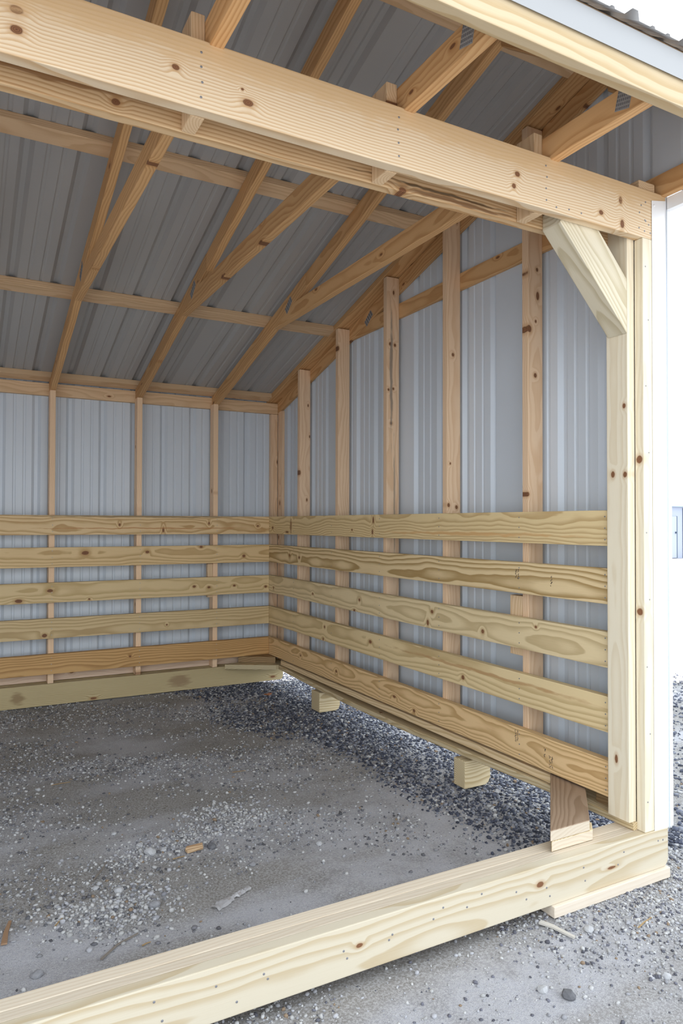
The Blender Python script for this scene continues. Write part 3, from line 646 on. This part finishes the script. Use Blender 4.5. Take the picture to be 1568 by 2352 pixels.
# gravel: each pebble a faceted stone; uncountable, so one object for each stretch
M_gravel, nt, b = nodes_of('crushed_stone'); t = NT(nt)
at = t.n('ShaderNodeAttribute', attribute_name='tone'); t.put(b.inputs['Base Color'], at.outputs['Color']); b.inputs['Roughness'].default_value = 0.75; b.inputs['Specular IOR Level'].default_value = 0.35
PH = (1+5**.5)/2
ICO = np.array([(-1, PH, 0), (1, PH, 0), (-1, -PH, 0), (1, -PH, 0), (0, -1, PH), (0, 1, PH), (0, -1, -PH), (0, 1, -PH), (PH, 0, -1), (PH, 0, 1), (-PH, 0, -1), (-PH, 0, 1)])/math.sqrt(1+PH*PH)
ICF = np.array([(0, 11, 5), (0, 5, 1), (0, 1, 7), (0, 7, 10), (0, 10, 11), (1, 5, 9), (5, 11, 4), (11, 10, 2), (10, 7, 6), (7, 1, 8), (3, 9, 4), (3, 4, 2), (3, 2, 6), (3, 6, 8), (3, 8, 9), (4, 9, 5), (2, 4, 11), (6, 2, 10), (8, 6, 7), (9, 8, 1)])
def gravel(name, px, py, size, tones, label, sink=0.35):
    n = len(px)
    if n == 0: return
    sc3 = size[:, None]*rng.uniform(0.55, 1.2, (n, 3)); sc3[:, 2] *= 0.72
    v = ICO[None]*(1+rng.uniform(-.22, .22, (n, 12, 1)))*sc3[:, None, :]
    a = rng.uniform(0, 2*math.pi, n); ca, sa = np.cos(a)[:, None], np.sin(a)[:, None]; tl = rng.uniform(-.5, .5, n)[:, None]
    x_, y_, z_ = v[..., 0], v[..., 1], v[..., 2]; y2 = y_*np.cos(tl)-z_*np.sin(tl); z2 = y_*np.sin(tl)+z_*np.cos(tl)
    w = np.stack([x_*ca-y2*sa+px[:, None], x_*sa+y2*ca+py[:, None], z2+(height(px, py)+sc3[:, 2]*sink)[:, None]], -1)
    me = bpy.data.meshes.new(name); me.vertices.add(n*12); me.vertices.foreach_set('co', w.reshape(-1).astype(np.float32))
    f = (ICF[None]+(np.arange(n)*12)[:, None, None]).reshape(-1).astype(np.int32); nf = n*20
    me.loops.add(nf*3); me.loops.foreach_set('vertex_index', f); me.polygons.add(nf)
    me.polygons.foreach_set('loop_start', np.arange(0, nf*3, 3, dtype=np.int32)); me.polygons.foreach_set('loop_total', np.full(nf, 3, np.int32)); me.update(calc_edges=True)
    ca_ = me.color_attributes.new('tone', 'FLOAT_COLOR', 'POINT'); c_ = np.ones((n, 12, 4), np.float32); c_[..., :3] = tones[:, None, :]; ca_.data.foreach_set('color', c_.reshape(-1))
    tag(link(name, me, M_gravel), label, 'gravel', kind='stuff')
def tones(n, dark, pale_share, mid=None):
    r = rng.random((n, 1)); base = np.array(dark)*(0.55+0.9*rng.random((n, 1)))
    midc = np.array(mid or (0.19, 0.198, 0.23))*(0.7+0.6*rng.random((n, 1))); pale = np.array((0.46, 0.455, 0.45))*(0.75+0.4*rng.random((n, 1)))
    out = np.where(r < pale_share, pale, np.where(r < pale_share+0.33, midc, base))
    br = rng.random((n, 1)) < 0.02; return np.where(br, np.array((0.25, 0.18, 0.12)), out)
def scatter(n, x0, x1, y0, y1): return rng.uniform(x0, x1, n), rng.uniform(y0, y1, n)
# dark crushed stone along the gable wall
px, py = scatter(100000, -1.25, 0.55, -3.42, 0.55)
edge = -0.42 + 0.34*vnoise(px*0+3.3, py, 1.1, 21)*2 + 0.15*vnoise(px, py, 3.0, 22) - 0.25*np.clip((py+1.2)/1.2, 0, 1)*np.clip((-px-.1), 0, 1)
dens = np.clip((px-edge)/0.22+0.35, 0.0, 1.0)*np.clip(0.75+1.6*vnoise(px, py, 2.6, 23), 0.05, 1)
k = rng.random(len(px)) < dens*0.85; px, py = px[k], py[k]
gravel('gravel', px, py, 0.0042+0.0085*rng.random(len(px))**2, tones(len(px), (0.052, 0.058, 0.084), 0.13), 'dark crushed stone strewn inside along the gable wall')
# beyond the gable wall, outside
px, py = scatter(26000, 0.5, 3.4, -4.2, 2.2); k = rng.random(len(px)) < np.clip(0.8+1.2*vnoise(px, py, 1.5, 31), 0.1, 1); px, py = px[k], py[k]
gravel('gravel', px, py, 0.006+0.011*rng.random(len(px))**2, tones(len(px), (0.085, 0.092, 0.125), 0.14), 'dark crushed stone outside beyond the gable wall')
# in front of the sill
px, py = scatter(95000, -3.2, 0.7, -4.75, -3.42); k = rng.random(len(px)) < np.clip(0.30+0.75*np.clip((px+0.75)/0.7, -0.2, 1)+1.3*vnoise(px, py, 2.0, 41), 0.07, 1)*0.75; px, py = px[k], py[k]
gravel('gravel', px, py, 0.0026+0.0062*rng.random(len(px))**2.4, tones(len(px), (0.12, 0.12, 0.145), 0.46, (0.33, 0.33, 0.35)), 'pale and dark gravel outside in front of the sill')
# scattered over the dirt floor
px, py = scatter(62000, -2.6, -0.3, -3.42, 0.12); tr = vnoise(py*0.92+px*0.30, px*0.30, 3.0, 51); k = rng.random(len(px)) < np.clip(0.34+1.3*tr+0.9*vnoise(px, py, 4.0, 52), 0.03, 0.9); px, py = px[k], py[k]
gravel('gravel', px, py, 0.0022+0.0075*rng.random(len(px))**3, tones(len(px), (0.13, 0.128, 0.14), 0.34, (0.30, 0.30, 0.315)), 'fine stone chips scattered over the dirt floor')

# small heaps of pale broken stone
cx_ = np.array([-1.52, -1.66, -1.72, -1.15, -1.30, -1.85, -1.05]); cy2 = np.array([-2.42, -2.74, -2.88, -2.17, -2.36, -2.78, -2.32]); pick = rng.integers(0, 7, 2600)
px, py = cx_[pick]+rng.normal(0, .10, 2600), cy2[pick]+rng.normal(0, .055, 2600)
gravel('gravel', px, py, 0.0028+0.0085*rng.random(len(px))**2.5, tones(len(px), (0.16, 0.16, 0.175), 0.55, (0.34, 0.34, 0.36)), 'heaps of pale broken stone around the wood scrap')

# ------------------------------------------------------------------ single stones and litter
def stone_mat(nm, colr):
    m, nt, b = nodes_of(nm); t = NT(nt); tc = t.n('ShaderNodeTexCoord'); n_ = t.noise(tc.outputs['Object'], 60, 4.0, 0.6)
    t.put(b.inputs['Base Color'], t.mix(n_, c4([q*0.7 for q in colr]), c4([min(1, q*1.25) for q in colr]))); b.inputs['Roughness'].default_value = 0.85
    return m
SM = {'pale': stone_mat('pale_limestone', (0.42, 0.42, 0.43)), 'grey': stone_mat('grey_limestone', (0.27, 0.27, 0.285)), 'dark': stone_mat('dark_stone', (0.13, 0.13, 0.14))}
def stone(x, y, r, tone, label, flat=0.7):
    bm = bmesh.new(); bmesh.ops.create_icosphere(bm, subdivisions=2, radius=r); s = random.random()*50
    from mathutils import noise as mn
    for v_ in bm.verts:
        d = mn.noise(v_.co*(1.1/r)+Vector((s, s, s)))*0.30 + mn.noise(v_.co*(2.6/r)+Vector((s, 0, s)))*0.12; v_.co *= 1+d
        v_.co.z *= flat; v_.co.x *= 1.12
    me = bpy.data.meshes.new('stone'); bm.to_mesh(me); bm.free()
    o = link('stone', me, SM[tone], Matrix.Translation((x, y, float(height(x, y))+r*flat*0.42)) @ Matrix.Rotation(random.random()*6, 4, 'Z')); tag(o, label, 'stone', 'single stones on the dirt floor')
for s_ in ((-2.009, -3.058, .017, 'grey', 'grey stone near the left end of the front sill'), (-1.703, -2.684, .017, 'pale', 'rounded pale stone with ring markings on the dirt floor'), (-1.771, -2.623, .011, 'pale', 'small pale stone left of the ring-marked stone, the lower of a pair'),
           (-1.754, -2.593, .010, 'pale', 'small pale stone left of the ring-marked stone, the upper of a pair'), (-1.532, -2.441, .022, 'pale', 'largest white lump in the pale stone cluster left of the wood scrap'), (-1.556, -2.357, .014, 'pale', 'pale stone at the top of the cluster left of the wood scrap'),
           (-1.478, -2.444, .013, 'pale', 'pale stone at the right of the cluster, next to the wood scrap'), (-1.297, -2.510, .018, 'dark', 'round dark stone touching the right end of the wood scrap'), (-1.611, -2.839, .020, 'grey', 'broken grey lump lying below the ring-marked stone'),
           (-1.628, -2.203, .011, 'pale', 'small pale stone above the pale stone cluster'), (-.898, -2.693, .013, 'pale', 'lone white stone right of the wood scrap in the pale dust'), (-1.858, -1.481, .013, 'pale', 'pale stone beside dry straw at the left of the floor'),
           (.055, .014, .017, 'pale', 'white stone in the dark gravel under the back corner'), (-1.205, -2.728, .012, 'grey', 'small grey stone between the wood scrap and the wrapper'), (-.398, -3.661, .016, 'pale', 'pale flat stone in front of the support plank'),
           (-.745, -3.806, .015, 'pale', 'pale oval stone on the dust outside the sill'), (-.698, -3.859, .019, 'dark', 'black stone lump on the ground outside the sill'), (-.373, -3.930, .013, 'pale', 'white stone at the lower right edge of the yard'),
           (-.832, -2.371, .010, 'grey', 'small grey stone above the lone white stone')): stone(*s_)
def litter(name, pts, wid, thick, mat, label, lift=0.002, cat='debris', group=None):
    """Thin strip following ground points."""
    n = len(pts); V = []; F = []
    for i, (x_, y_) in enumerate(pts):
        a = Vector((pts[min(i+1, n-1)][0]-pts[max(i-1, 0)][0], pts[min(i+1, n-1)][1]-pts[max(i-1, 0)][1], 0)).normalized(); p = Vector((-a.y, a.x, 0))
        w_ = wid*(1-0.5*(i/(n-1))); z_ = float(height(x_, y_))+lift+thick*0.5
        for s, h in ((-.5, 0), (.5, 0), (.5, 1), (-.5, 1)): V.append((x_+p.x*w_*s, y_+p.y*w_*s, z_+thick*h))
    for i in range(n-1):
        for k in range(4): F.append((i*4+k, i*4+(k+1) % 4, i*4+4+(k+1) % 4, i*4+4+k))
    F += [(3, 2, 1, 0), tuple((n-1)*4+k for k in range(4))]
    o = link(name, raw_mesh(name, V, F), mat); tag(o, label, cat, group); return o
M_scrap = wood('scrap_pine', (0.62, 0.44, 0.27), (0.28, 0.15, 0.07), 120, 0.7, 0.02, 0.02, 0.6, voro=0.0)
M_straw = plain('dry_straw', (0.36, 0.24, 0.11), 0.8); M_rust = plain('rusty_leaf', (0.40, 0.15, 0.06), 0.7); M_stick = plain('grey_stick', (0.22, 0.19, 0.16), 0.85)
sx, sy = -1.367, -2.503
o = plank('wood_scrap', frame((sx, sy, float(height(sx, sy))+0.012-ZO), (1, 0.10, 0.02), (-0.1, 1, 0.25)), [(-.037, -.016), (.030, -.016), (.037, .012), (-.030, .016), (-.040, .004)], 0.011, M_scrap, None, 0.0015); tag(o, 'splintered wood scrap lying on the pale dust', 'wood scrap')
# crumpled clear wrapper
mw, nt, b = nodes_of('clear_wrapper'); b.inputs['Base Color'].default_value = (0.55, 0.54, 0.55, 1); b.inputs['Roughness'].default_value = 0.12; b.inputs['Alpha'].default_value = 0.55; b.inputs['Specular IOR Level'].default_value = 0.9
bm = bmesh.new(); N = 18
vv = [[bm.verts.new((0, 0, 0)) for j in range(5)] for i in range(N+1)]
for i in range(N+1):
    s = i/N; x_ = -1.435+0.155*s; y_ = -2.962+0.072*s; wd = 0.020*(1.15-0.65*s)*(1+random.uniform(-.12, .12))*(0.45 if .48 < s < .6 else 1); pz = random.uniform(.002, .009)
    for j in range(5):
        q = (j-2)/2; vx, vy = x_-0.42*q*wd, y_+0.9*q*wd
        vv[i][j].co = (vx, vy, float(height(vx, vy))+0.006+pz*(1-q*q)+random.uniform(-.002, .002))
for i in range(N):
    for j in range(4): bm.faces.new((vv[i][j], vv[i+1][j], vv[i+1][j+1], vv[i][j+1]))
me = bpy.data.meshes.new('plastic_wrapper'); bm.to_mesh(me); bm.free()
o = link('plastic_wrapper', me, mw); tag(o, 'crumpled clear plastic wrapper on the dust behind the front sill', 'wrapper'); md = o.modifiers.new('thickness', 'SOLIDIFY'); md.thickness = 0.0006
litter('leaf', [(-.160, -.345), (-.135, -.330), (-.112, -.300)], 0.05, 0.004, M_rust, 'rust-brown leaf on the dark gravel in the back corner', 0.010, 'leaf')
litter('wood_splinter', [(-.515, -3.56), (-.497, -3.60), (-.487, -3.645), (-.478, -3.675)], 0.020, 0.006, plain('bleached_splinter', (0.52, 0.49, 0.44), 0.8), 'bleached splinter sticking out from under the front sill', 0.004, 'wood scrap')
litter('stick', [(-2.085, -2.86), (-2.075, -2.79), (-2.06, -2.73)], 0.018, 0.006, wood('stick_wood', (.32, .2, .12), (.2, .11, .06), voro=0), 'brown stick at the left edge of the floor', 0.003, 'stick')
litter('stick', [(-1.83, -3.075), (-1.77, -3.02), (-1.70, -2.985)], 0.007, 0.004, M_stick, 'thin grey stick on the dust close to the front sill', 0.003, 'stick')
litter('stick', [(-1.77, -2.565), (-1.735, -2.51), (-1.70, -2.44)], 0.005, 0.004, M_stick, 'thin dark twig above the ring-marked stone', 0.003, 'stick')
for (x_, y_, l_, a_, lb) in ((-1.442, -2.540, .05, .1, 'dry straw just below the wood scrap'), (-1.75, -1.464, .09, .0, 'long dry straw beside the pale stone at the left'), (-1.918, -2.805, .05, 1.0, 'dry straw bit left of the gravel heap'), (-1.689, -3.055, .03, .3, 'short straw chip behind the front sill'), (-.90, -1.75, .07, -.1, 'straw lying on the bare dirt in the middle'), (-.20, -3.72, .09, .2, 'straw lying on the gravel outside the corner')):
    litter('straw', [(x_-l_/2*math.cos(a_), y_-l_/2*math.sin(a_)), (x_, y_+.003), (x_+l_/2*math.cos(a_), y_+l_/2*math.sin(a_))], 0.005, 0.002, M_straw, lb, 0.004, 'straw', 'bits of straw on the ground')

# ------------------------------------------------------------------ far shed beyond the yard
fb = empty('garden_shed', (24.0, 13.6, -1.34), 'small pale garden shed far across the sunlit yard', 'shed')
M_fw = plain('far_siding', (0.40, 0.44, 0.54), 0.7); M_fr = plain('far_roof', (0.30, 0.45, 0.60), 0.6); M_fd = plain('far_door', (0.42, 0.46, 0.55), 0.6); M_fk = plain('far_dark', (0.06, 0.09, 0.13), 0.6)
def fbx(name, x, y, z, mat, par=None): return box(name, x, y, z, mat, par or fb, 'x', 0.01)
bx0, by0 = 21.75, 12.5
fbx('wall', (bx0, bx0+4.0), (by0, by0+3.0), (-1.36, 0.68), M_fw)
V = [(bx0-.1, by0-.15, .66+ZO), (bx0+4.1, by0-.15, .66+ZO), (bx0+4.1, by0+3.15, .66+ZO), (bx0-.1, by0+3.15, .66+ZO), (bx0+1.6, by0+1.5, 1.75+ZO), (bx0+2.4, by0+1.5, 1.75+ZO)]
link('roof', raw_mesh('roof', V, [(0, 1, 5, 4), (1, 2, 5), (2, 3, 4, 5), (3, 0, 4), (3, 2, 1, 0)]), M_fr, None, fb)
d = fbx('door', (bx0+.03, bx0+.40), (by0-.04, by0-.002), (-1.32, 0.28), M_fd); fbx('door_gap', (bx0+.41, bx0+.46), (by0-.03, by0-.001), (-1.32, .29), M_fk)
fbx('handle', (bx0+.30, bx0+.36), (by0-.09, by0-.041), (-.38, -.31), M_fk, d); fbx('corner_board', (bx0+.80, bx0+.88), (by0-.03, by0-.001), (-1.33, .60), M_fk)
